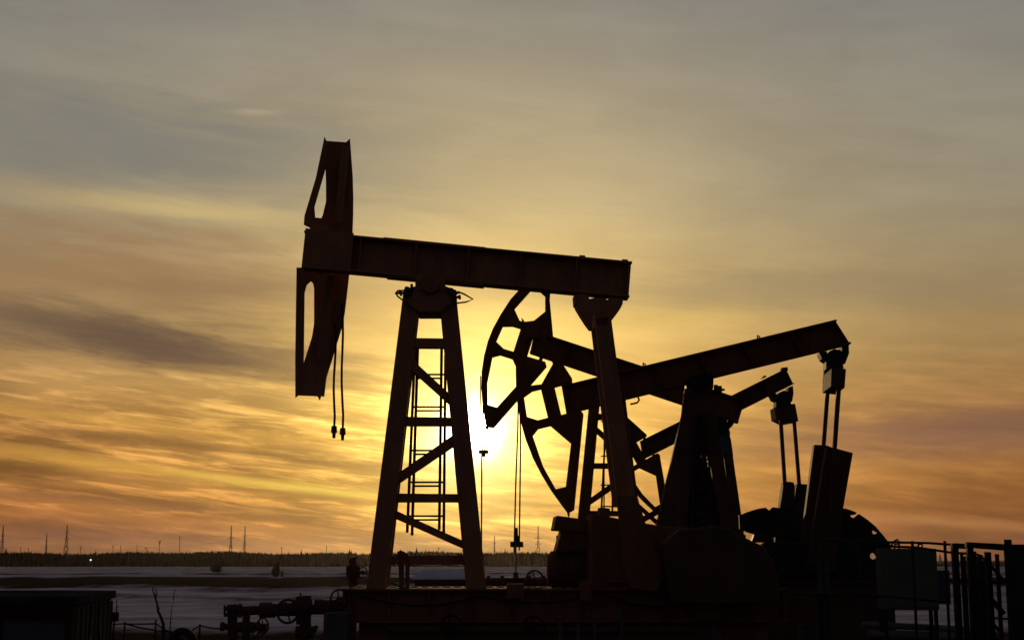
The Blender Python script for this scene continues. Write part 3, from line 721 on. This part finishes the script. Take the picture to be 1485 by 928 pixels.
def stem(pts, r, Y, label, twigs=(), name='dry_stem'):
    base = at(*pts[0], Y); f = empty(name, (base.x, base.y, 0), 0, label, 'dry stem')
    loc = [at(x, y, Y) - Vector((base.x, base.y, 0)) for x, y in pts]
    loc = [Vector((loc[0].x, 0, 0))] + loc
    n = len(loc); MB().tube(loc, [r * (1 - .75 * k / (n - 1)) for k in range(n)], 7).build('stalk', 'bark', f)
    if twigs:
        mb = MB()
        for tw in twigs: mb.tube([at(x, y, Y) - Vector((base.x, base.y, 0)) for x, y in tw], [r * .5 * (1 - .6 * k / (len(tw) - 1)) for k in range(len(tw))], 5)
        mb.build('twig', 'bark', f)
stem([(237, 905), (234, 896), (229, 885), (228, 875), (225, 866), (222, 856), (221, 851)], .045, 36, 'tallest dry stem, forked and bent, rising from the snow left of the manifold', [[(226, 868), (227, 858), (226, 852)], [(229, 886), (232, 880)]])
stem([(165, 906), (166, 897), (169, 887), (169.5, 876), (169, 869)], .03, 36, 'short dark dry stem close to the right wall of the shed', [[(169, 881), (171.5, 878.5)]])
stem([(247, 904), (248, 892), (249, 882), (250, 874)], .018, 36, 'thin faint dry stem right of the tallest bent one')
stem([(252, 861), (253, 858), (254, 853)], .03, 80, 'small leaning dry stub far out on the snow', [[(253, 857), (256, 854)]])

# snow roofed low shed behind the nearest pumpjack
sr = Frame('low_shed', 650, 838, 60, 0, 'low shed with a pale snow covered roof seen between the nearest pumpjack legs', 'shed')
x0, z0 = sr.t(596, 838); x1 = sr.t(702, 838)[0]; xa, za = sr.t(611, 826); xb = sr.t(700, 826)[0]
mb = MB(); bm = mb.bm
vs = [bm.verts.new(v) for v in ((x0, 0, z0), (x1, 0, z0), (xb, 1.6, za + .02), (xa, 1.6, za + .02), (x0, 0, z0 - .06), (x1, 0, z0 - .06), (xb, 1.6, za - .06), (xa, 1.6, za - .06), (x0 + .1, 3.0, z0 - .02), (x1, 3.0, z0 - .02))]
for q in ((0, 1, 2, 3), (0, 4, 5, 1), (0, 3, 7, 4), (1, 5, 6, 2), (3, 2, 9, 8)): bm.faces.new([vs[i] for i in q])
mb.build('roof', 'snowroof', sr.o)
MB().box(x0 + .15, x1 - .1, .15, 2.8, 0, z0 - .07).build('wall', 'bark', sr.o)

# ------------------------------------------------------------------ ground, snow, wood
def ground_mat():
    m, nt, b = nmat('snow_and_mud'); L = nt.links.new
    g = N(nt, 'ShaderNodeNewGeometry'); sx = N(nt, 'ShaderNodeSeparateXYZ'); L(g.outputs['Position'], sx.inputs[0])
    def mth(op, a, c=None, cl=False):
        n = N(nt, 'ShaderNodeMath', operation=op, use_clamp=cl)
        for i, v in enumerate((a, c)):
            if v is None: continue
            if isinstance(v, (int, float)): n.inputs[i].default_value = v
            else: L(v, n.inputs[i])
        return n.outputs[0]
    def noise(sc, det=6, rough=.6, vec=(1, 1, 1)):
        mp = N(nt, 'ShaderNodeMapping'); mp.inputs['Scale'].default_value = vec; L(g.outputs['Position'], mp.inputs[0])
        n = N(nt, 'ShaderNodeTexNoise', Scale=sc, Detail=det, Roughness=rough); L(mp.outputs[0], n.inputs['Vector']); return n.outputs[0]
    x, y = sx.outputs[0], sx.outputs[1]
    wig = mth('MULTIPLY', mth('SUBTRACT', noise(.07, 8, .7, (1, .35, 1)), .5), 1.0)
    def band(y0, y1, soft, amp):
        yy = mth('ADD', y, mth('MULTIPLY', wig, amp))
        r = N(nt, 'ShaderNodeMapRange', interpolation_type='SMOOTHSTEP'); L(yy, r.inputs[0]); r.inputs[1].default_value = y0 - soft; r.inputs[2].default_value = y0 + soft
        s = N(nt, 'ShaderNodeMapRange', interpolation_type='SMOOTHSTEP'); L(yy, s.inputs[0]); s.inputs[1].default_value = y1 - soft; s.inputs[2].default_value = y1 + soft
        return mth('MULTIPLY', r.outputs[0], mth('SUBTRACT', 1.0, s.outputs[0]))
    pad = band(-500, 46, 3, 22)
    strip = band(118, 190, 9, 110)
    thin = band(222, 246, 5, 120)
    thin2 = band(86, 92, 2, 60)
    far = band(500, 30000, 12, 120)
    patch = mth('MULTIPLY', mth('SUBTRACT', noise(.22, 9, .72, (.40, .34, 1)), .535), 12.0, True)
    d = pad
    for q in (strip, mth('MULTIPLY', thin, .85), mth('MULTIPLY', thin2, .6), far, mth('MULTIPLY', patch, .75)): d = mth('MAXIMUM', d, q)
    grass = N(nt, 'ShaderNodeValToRGB'); grass.color_ramp.elements[0].color = (.02, .015, .012, 1); grass.color_ramp.elements[1].color = (.07, .052, .035, 1)
    L(noise(.6, 8, .7), grass.inputs[0])
    snow = N(nt, 'ShaderNodeValToRGB'); snow.color_ramp.elements[0].color = (.27, .27, .34, 1); snow.color_ramp.elements[1].color = (.70, .69, .77, 1)
    snow.color_ramp.elements[0].position = .38; snow.color_ramp.elements[1].position = .62
    L(noise(.25, 9, .7, (.7, .6, 1)), snow.inputs[0])
    mx = N(nt, 'ShaderNodeMix', data_type='RGBA'); L(d, mx.inputs[0]); L(snow.outputs[0], mx.inputs[6]); L(grass.outputs[0], mx.inputs[7])
    L(mx.outputs[2], b.inputs['Base Color'])
    b.inputs['Roughness'].default_value = .75; b.inputs['Specular IOR Level'].default_value = 0.0
    bp = N(nt, 'ShaderNodeBump', Strength=.5, Distance=.35); L(noise(.5, 8, .7, (.4, 1, 1)), bp.inputs['Height']); L(bp.outputs[0], b.inputs['Normal'])
    return m
M['ground'] = ground_mat()
from mathutils import noise as mnoise
bm = bmesh.new()
xs = [-9000, -2500, -900, -420] + [-300 + 2.4 * k for k in range(251)] + [420, 900, 2500, 9000]
ys = [-400, 0, 30, 40] + [44 * (505 / 44) ** (k / 170) for k in range(171)] + [560, 1000, 3000, 9500]
def drift(x, y):
    f = max(0, min(1, (y - 42) / 20)) * max(0, min(1, (505 - y) / 40)) * max(0, min(1, (310 - abs(x)) / 40))
    if f <= 0: return 0
    h = mnoise.fractal(Vector((x * .11, y * .12, 3)), 1.0, 2.1, 5) * .20 + mnoise.fractal(Vector((x * .02, y * .035, 9)), 1.0, 2, 3) * .22
    return h * f * (.45 + .55 * min(1, y / 160))
gv = [[bm.verts.new((x, y, drift(x, y))) for x in xs] for y in ys]
for i in range(len(ys) - 1):
    for j in range(len(xs) - 1): bm.faces.new((gv[i][j], gv[i][j + 1], gv[i + 1][j + 1], gv[i + 1][j])).smooth = True
mb = MB(); mb.bm.free(); mb.bm = bm
tag(mb.build('ground', 'ground'), kind='structure')

def conifer(bm, x, y, h, r):
    n = 5; a0 = random.random() * 6
    for z0, z1, rr in ((0, h * .75, r), (h * .4, h, r * .6)):
        top = bm.verts.new((x + random.uniform(-.1, .1), y, z1))
        ring = [bm.verts.new((x + rr * random.uniform(.7, 1.2) * math.cos(a0 + 6.283 * k / n), y + rr * math.sin(a0 + 6.283 * k / n), z0)) for k in range(n)]
        for k in range(n): bm.faces.new((ring[k], ring[(k + 1) % n], top))
mb = MB()
for k in range(20000):
    Y = 505 + 420 * random.random() ** 1.3; px = random.uniform(-120, 1600); X = (px - 742) / F * Y
    hi = 5.2 if px < 850 else 3.4 - .6 * (px - 850) / 700
    hi *= .95 + .10 * math.sin(px * .013) * math.sin(px * .031 + 1)
    if px > 1250: Y += 420
    h = hi * random.uniform(.8, 1.0) * (1.0 if random.random() > .006 else 1.25)
    conifer(mb.bm, X, Y, h + .5, random.uniform(.9, 1.8))
tag(mb.build('forest', 'needles'), 'dark band of low far off forest along the horizon', 'forest', kind='stuff')

# bushes out on the snow
def bush(px, py, Y, w, h, n, label):
    b = at(px, py, Y); f = empty('bush', (b.x, b.y, 0), 0, label, 'bush'); mb = MB()
    for k in range(n):
        a = random.uniform(0, 6.283); q = random.random() ** .6; t = random.uniform(.15, 1)
        ex, ey = math.cos(a) * q * w * .5 * math.sqrt(1 - (t - .35) ** 2 / .6), math.sin(a) * q * w * .4
        mb.tube([(ex * .35, ey * .35, 0), (ex * .8, ey * .8, h * t * .5), (ex, ey, h * t)], [.035, .025, .01], 4)
    mb.build('branches', 'bark', f)
bush(314, 829, 265, 3.2, 2.6, 260, 'faint spreading bare bush out on the snow, left of the dark upright one')
bush(400, 835, 195, 1.3, 2.1, 260, 'dense dark upright bush at the far edge of the dark grass strip')
bush(409, 835, 195, .7, 1.0, 60, 'tiny bare bush just right of the dark upright bush')

# ------------------------------------------------------------------ pylons, poles and wires
def pylon(px, top, Y, w, label, arms=((.72, 2.6), (.55, 3.2)), narrow=False):
    b = at(px, 812, Y); zt = at(px, top, Y).z; f = empty('pylon', (b.x, b.y, 0), random.uniform(-.2, .2), label, 'pylon', 'pylons along the horizon')
    mb = MB(); w0 = w; th = .34
    lv = [0, .18, .35, .5, .62, .74, .86, 1.0]
    wd = lambda t: w0 * ((1 - t / .62) * .8 + .2) / 2 if t < .62 else w0 * .1 * (1.15 - t) / .53 + .05
    for sx in (-1, 1):
        for sy in (-1, 1):
            mb.tube([(sx * wd(t), sy * wd(t), zt * t) for t in lv], th * .55, 4)
    for a, c in zip(lv, lv[1:]):
        for sy in (-1, 1):
            mb.bar((-wd(a), sy * wd(a), zt * a), (wd(c), sy * wd(c), zt * c), th * .7, th * .7); mb.bar((wd(a), sy * wd(a), zt * a), (-wd(c), sy * wd(c), zt * c), th * .7, th * .7)
    mb.build('lattice_mast', 'pylon', f)
    for t, l in arms:
        m2 = MB(); m2.bar((-l, 0, zt * t), (l, 0, zt * t), .25, .3); m2.bar((-l, 0, zt * t), (0, 0, zt * (t + .06)), .15, .15); m2.bar((l, 0, zt * t), (0, 0, zt * (t + .06)), .15, .15)
        m2.build('cross_arm', 'pylon', f)
    return f
pylon(2, 762, 1500, 5, 'tall lattice pylon at the extreme left edge of the horizon')
pylon(66, 772, 1700, 3.5, 'slim lattice mast between the two leftmost tall pylons', ((.7, 1.6), (.5, 1.6)))
pylon(95, 761, 1300, 6, 'wide legged lattice pylon, broadest of those at the left above the shed', ((.8, 2.0), (.62, 2.8)))
pylon(334, 762, 1300, 4.2, 'left pylon of the close pair above the snow', ((.66, 2.6),))
pylon(354, 762, 1500, 3.6, 'right pylon of the close pair above the snow', ((.7, 2.6), (.5, 2.4)))
pylon(717, 776, 1500, 3, 'thin mast just right of the nearest pumpjack leg', ((.7, 1.8),))
pylon(780.5, 762, 1300, 4.5, 'pylon seen alone between the double cable and the pumpjack drive', ((.66, 3.4), (.5, 2.6)))
pylon(1363.5, 803, 1400, 4, 'faint low mast at far right seen above the cabinet', ((.7, 1.8),))
PG = 'utility poles along the horizon'
def pole(px, top, Y, label, arm=1.0, fork=False):
    b = at(px, 812, Y); zt = at(px, top, Y).z; f = empty('utility_pole', (b.x, b.y, 0), 0, label, 'pole', PG)
    MB().cyl((0, 0, 0), (0, 0, zt), .28, .22, 6).build('mast', 'pylon', f)
    mb = MB()
    if fork:
        for s_ in (-1, 1): mb.bar((0, 0, zt * .82), (s_ * arm, 0, zt), .3, .3)
    else: mb.bar((-arm, 0, zt - 1), (arm, 0, zt - 1), .25, .3)
    mb.build('cross_arm', 'pylon', f)
for i, (px, top, arm, fork, lab) in enumerate((
        (230.5, 783, 1.3, True, 'forked pole, the Y topped one standing left of the thick single mast'),
        (259.5, 777.5, .9, False, 'thick single mast midway between the forked pole and the pylon pair'),
        (163, 790, 1.4, False, 'T shaped pole right of the yard lamp'),
        (116, 792, 1.4, False, 'T shaped pole right of the wide legged pylon'),
        (174, 791, .6, False, 'short pole right of the T shaped pole by the yard lamp'),
        (198, 790, .5, False, 'thin pole midway between yard lamp and forked pole'),
        (211, 793, 1.4, False, 'low pole with a wide arm left of the forked pole'),
        (29, 793, .4, False, 'small pole near the left edge, left of the slim mast'),
        (40, 794, .5, False, 'small pole just left of the slim mast'),
        (408, 793, 1.0, False, 'lone low pole right of the pylon pair'),
        (473, 791, .6, False, 'lone low pole left of the nearest pumpjack leg'),
        (636, 793, 1.2, False, 'low pole seen between the nearest pumpjack legs'))):
    pole(px, top, 1100, lab, arm, fork)
def wire(a, b, sag, label):
    mb = MB(); pts = []
    for k in range(13):
        t = k / 12; p = a.lerp(b, t); p.z -= sag * 4 * t * (1 - t); pts.append(p)
    mb.tube(pts, .07, 4); o = mb.build('power_line', 'pylon'); tag(o, label, 'power line')
wire(at(2, 775, 1500), at(95, 774, 1300), 4, 'power line strung between the leftmost pylon and the wide legged pylon')
wire(at(97, 774, 1300), at(332, 783, 1300), 9, 'long power line from the wide legged pylon to the pylon pair')
wire(at(336, 783, 1300), at(352, 776, 1500), 2, 'short power line joining the two pylons of the pair')
# yard lamp
lp = at(131.5, 811, 480); lo = empty('yard_lamp', (lp.x, lp.y, 0), 0, 'single bright white yard lamp shining in front of the dark forest', 'lamp')
m, nt, b = nmat('lamp_light'); b.inputs['Emission Color'].default_value = (1, .9, .75, 1); b.inputs['Emission Strength'].default_value = 3.0
M['lamp'] = m
MB().cyl((0, 0, 0), (0, 0, lp.z - .3), .1, .08, 8).build('mast', 'pylon', lo)
MB().cyl((0, 0, lp.z - .29), (0, 0, lp.z + .1), .2, .17, 10).build('lantern', 'lamp', lo)

# ------------------------------------------------------------------ sky
w = bpy.data.worlds.new('World'); S.world = w; w.use_nodes = True
nt = w.node_tree; nt.nodes.clear(); L = nt.links.new
tc = N(nt, 'ShaderNodeTexCoord')
def mth(op, a, c=None, e=None, cl=False):
    n = N(nt, 'ShaderNodeMath', operation=op, use_clamp=cl)
    for i, v in enumerate((a, c, e)):
        if v is None: continue
        if isinstance(v, (int, float)): n.inputs[i].default_value = v
        else: L(v, n.inputs[i])
    return n.outputs[0]
nrm = N(nt, 'ShaderNodeVectorMath', operation='NORMALIZE'); L(tc.outputs['Generated'], nrm.inputs[0])
sp = N(nt, 'ShaderNodeSeparateXYZ'); L(nrm.outputs[0], sp.inputs[0])
D = 180 / math.pi
el = mth('MULTIPLY', mth('ARCSINE', sp.outputs[2]), D)
az = mth('MULTIPLY', mth('ARCTAN2', sp.outputs[0], sp.outputs[1]), D)
dt = N(nt, 'ShaderNodeVectorMath', operation='DOT_PRODUCT'); L(nrm.outputs[0], dt.inputs[0]); dt.inputs[1].default_value = SUN
ang = mth('MULTIPLY', mth('ARCCOSINE', mth('MINIMUM', dt.outputs['Value'], .9999999)), D)
def lin(c): return tuple(((v / 255 + .055) / 1.055) ** 2.4 if v > 10 else v / 255 / 12.92 for v in c)
def ramp(v, lo, hi, stops):
    mr = N(nt, 'ShaderNodeMapRange'); L(v, mr.inputs[0]); mr.inputs[1].default_value = lo; mr.inputs[2].default_value = hi
    r = N(nt, 'ShaderNodeValToRGB'); L(mr.outputs[0], r.inputs[0]); cr = r.color_ramp
    while len(cr.elements) < len(stops): cr.elements.new(.5)
    for e, (p, c) in zip(cr.elements, stops): e.position = (p - lo) / (hi - lo); e.color = (*lin(c), 1)
    return r.outputs[0]
def mix(f, a, c, bt='MIX'):
    n = N(nt, 'ShaderNodeMix', data_type='RGBA', blend_type=bt)
    for i, v in ((0, f), (6, a), (7, c)):
        if isinstance(v, (int, float)): n.inputs[i].default_value = v
        elif isinstance(v, tuple): n.inputs[i].default_value = (*v, 1)
        else: L(v, n.inputs[i])
    return n.outputs[2]
def smooth(v, a, c, o0=0.0, o1=1.0):
    r = N(nt, 'ShaderNodeMapRange', interpolation_type='SMOOTHSTEP'); L(v, r.inputs[0])
    for i, q in ((1, a), (2, c), (3, o0), (4, o1)): r.inputs[i].default_value = q
    return r.outputs[0]
def noise(sa, se, slope, det, rough, dist=0.0, seed=0.0):
    cx = N(nt, 'ShaderNodeCombineXYZ'); L(mth('MULTIPLY', az, sa), cx.inputs[0])
    L(mth('MULTIPLY', mth('ADD', el, mth('MULTIPLY', az, slope)), se), cx.inputs[1]); cx.inputs[2].default_value = seed
    n = N(nt, 'ShaderNodeTexNoise', Scale=1.0, Detail=det, Roughness=rough, Distortion=dist); L(cx.outputs[0], n.inputs['Vector']); return n.outputs[0]
sky = N(nt, 'ShaderNodeTexSky', sky_type='NISHITA', sun_disc=False, sun_elevation=math.asin(SUN.z), sun_rotation=math.atan2(SUN.x, SUN.y), dust_density=3.0, air_density=1.2)
veil = ramp(el, 0, 90, [(0, (124, 72, 54)), (2, (142, 84, 50)), (5, (168, 112, 58)), (9, (166, 136, 90)), (14, (152, 143, 121)), (22, (132, 132, 128)), (30, (100, 100, 98)), (45, (44, 46, 58)), (90, (30, 33, 46))])
nis = N(nt, 'ShaderNodeVectorMath', operation='SCALE'); L(sky.outputs[0], nis.inputs[0]); nis.inputs['Scale'].default_value = .035
base = mix(.18, veil, nis.outputs[0])
# glow of the low sun in thin cloud
g1 = mth('MULTIPLY', mth('EXPONENT', mth('MULTIPLY', ang, -1 / 4.2)), 1.95)
g0 = mth('MULTIPLY', mth('EXPONENT', mth('MULTIPLY', ang, -1 / .85)), 6.5)
gc = mth('MULTIPLY', mth('EXPONENT', mth('MULTIPLY', mth('POWER', mth('DIVIDE', ang, .60), 2.0), -1.0)), 40.0)
def scaled(c, v):
    n = N(nt, 'ShaderNodeVectorMath', operation='SCALE'); n.inputs[0].default_value = c; L(v, n.inputs['Scale']); return n.outputs[0]
def vadd(a, c):
    n = N(nt, 'ShaderNodeVectorMath', operation='ADD'); L(a, n.inputs[0]); L(c, n.inputs[1]); return n.outputs[0]
lit = vadd(base, scaled((1.0, .70, .14), mth('MULTIPLY', g1, smooth(el, -1.5, 5.5, .30, 1.0))))
# cloud sheets
soft = noise(.07, .20, .07, 7, .55, .4, 1.3)
fine = noise(.15, 1.15, .11, 9, .62, .4, 4.1)
wisp = noise(.13, .55, .07, 9, .62, .45, 9.4)
lowf = mth('SUBTRACT', 1.0, smooth(el, 4.5, 9.5))
k1 = mix_f = mth('ADD', 1.0, mth('MULTIPLY', mth('SUBTRACT', smooth(soft, .3, .7), .5), mth('ADD', .13, mth('MULTIPLY', lowf, .2))))
k2 = mth('ADD', 1.0, mth('MULTIPLY', mth('SUBTRACT', smooth(fine, .40, .62), .5), mth('ADD', .02, mth('MULTIPLY', lowf, mth('MULTIPLY', .46, smooth(az, -2, 8, 1.0, .55))))))
thin = noise(.30, 2.8, .10, 8, .6, .3, 2.2)
k4 = mth('ADD', 1.0, mth('MULTIPLY', mth('MULTIPLY', mth('SUBTRACT', smooth(thin, .46, .66), .3), lowf), mth('MULTIPLY', .75, smooth(az, -2, 6, .9, .2))))
k3 = mth('ADD', 1.0, mth('MULTIPLY', mth('SUBTRACT', smooth(wisp, .34, .68), .5), smooth(el, 6, 14, .20, .09)))
cl = mth('MULTIPLY', mth('MULTIPLY', mth('MULTIPLY', k1, k2), k3), k4)
lit2 = N(nt, 'ShaderNodeVectorMath', operation='SCALE'); L(lit, lit2.inputs[0]); L(cl, lit2.inputs['Scale'])
col = lit2.outputs[0]
# named dark banks (azimuth, elevation, half sizes, slope, strength)
def bank(px, py, sa, se, slope, amt, tint):
    global col
    r = ray(px, py).normalized(); a0 = math.degrees(math.atan2(r.x, r.y)); e0 = math.degrees(math.asin(r.z))
    da = mth('DIVIDE', mth('SUBTRACT', az, a0), sa)
    wob = mth('MULTIPLY', mth('SUBTRACT', noise(.16, 1.1, .1, 9, .66, .35, px * .37 + py), .5), 2.8)
    de = mth('ADD', mth('DIVIDE', mth('SUBTRACT', mth('SUBTRACT', el, e0), mth('MULTIPLY', mth('SUBTRACT', az, a0), slope)), se), wob)
    g = mth('EXPONENT', mth('MULTIPLY', mth('ADD', mth('POWER', da, 2.0), mth('POWER', de, 2.0)), -1.0))
    col = mix(mth('MULTIPLY', g, amt, None, True), col, lin(tint))
bank(190, 215, 11.5, 2.2, -.02, .75, (121, 121, 115))
bank(372, 163, .9, .13, 0, .5, (186, 170, 134))
bank(180, 400, 11.0, 2.2, -.04, .7, (148, 112, 78))
bank(290, 304, 6.0, .42, -.03, .85, (204, 178, 122))
bank(210, 493, 9.5, .95, -.12, .92, (96, 76, 64))
bank(330, 420, 4.0, .5, .04, .35, (120, 96, 74))
bank(180, 612, 13.0, .22, -.09, .55, (206, 154, 70))
bank(300, 650, 12.0, .25, -.09, .5, (132, 92, 52))
bank(230, 682, 10.0, .24, -.10, .65, (218, 162, 70))
bank(480, 712, 5.0, .16, -.12, .7, (250, 214, 92))
bank(120, 722, 8.0, .18, -.08, .5, (136, 90, 58))
bank(60, 745, 9.0, .22, -.05, .5, (190, 120, 64))
bank(80, 775, 9.0, .55, -.02, .7, (122, 80, 60))
bank(1150, 418, 13.0, .85, -.02, .5, (142, 125, 96))
bank(950, 462, 5.0, .45, 0, .45, (222, 184, 98))
bank(1390, 622, 8.5, .95, .02, .8, (122, 88, 74))
bank(1130, 650, 6.0, .4, .02, .35, (150, 106, 72))
bank(1330, 755, 9.0, .22, -.08, .4, (200, 140, 84))
# dusk dims away from the sun
away = smooth(ang, 24, 85)
col = mix(away, col, lin((58, 56, 64)))
col = vadd(col, scaled((1.0, .90, .36), g0)); col = vadd(col, scaled((1.0, .95, .75), gc))
sc10 = N(nt, 'ShaderNodeVectorMath', operation='SCALE'); L(col, sc10.inputs[0]); sc10.inputs['Scale'].default_value = 10
bg = N(nt, 'ShaderNodeBackground', Strength=.1); L(sc10.outputs[0], bg.inputs['Color'])
out = N(nt, 'ShaderNodeOutputWorld'); L(bg.outputs[0], out.inputs['Surface'])

sl = bpy.data.lights.new('sun', 'SUN'); sl.energy = .7; sl.angle = R(.5); sl.color = (1, .62, .3)
so = bpy.data.objects.new('sun', sl); COL.objects.link(so)
so.rotation_euler = SUN.to_track_quat('Z', 'Y').to_euler(); so.location = (0, 60, 40)

v = S.view_settings; v.view_transform = 'Standard'; v.look = 'None'; v.exposure = 0; v.gamma = 1; v.use_curve_mapping = False

# ------------------------------------------------------------------ thin evening haze
m = bpy.data.materials.new('haze_air'); m.use_nodes = True; nt = m.node_tree; nt.nodes.clear()
pv = nt.nodes.new('ShaderNodeVolumePrincipled'); pv.inputs['Color'].default_value = (.93, .9, .88, 1); pv.inputs['Density'].default_value = .00003; pv.inputs['Anisotropy'].default_value = .8
ou = nt.nodes.new('ShaderNodeOutputMaterial'); nt.links.new(pv.outputs[0], ou.inputs['Volume'])
M['haze'] = m
tag(MB().box(-4000, 4000, -60, 4000, -1, 46).build('haze', 'haze'), kind='stuff')
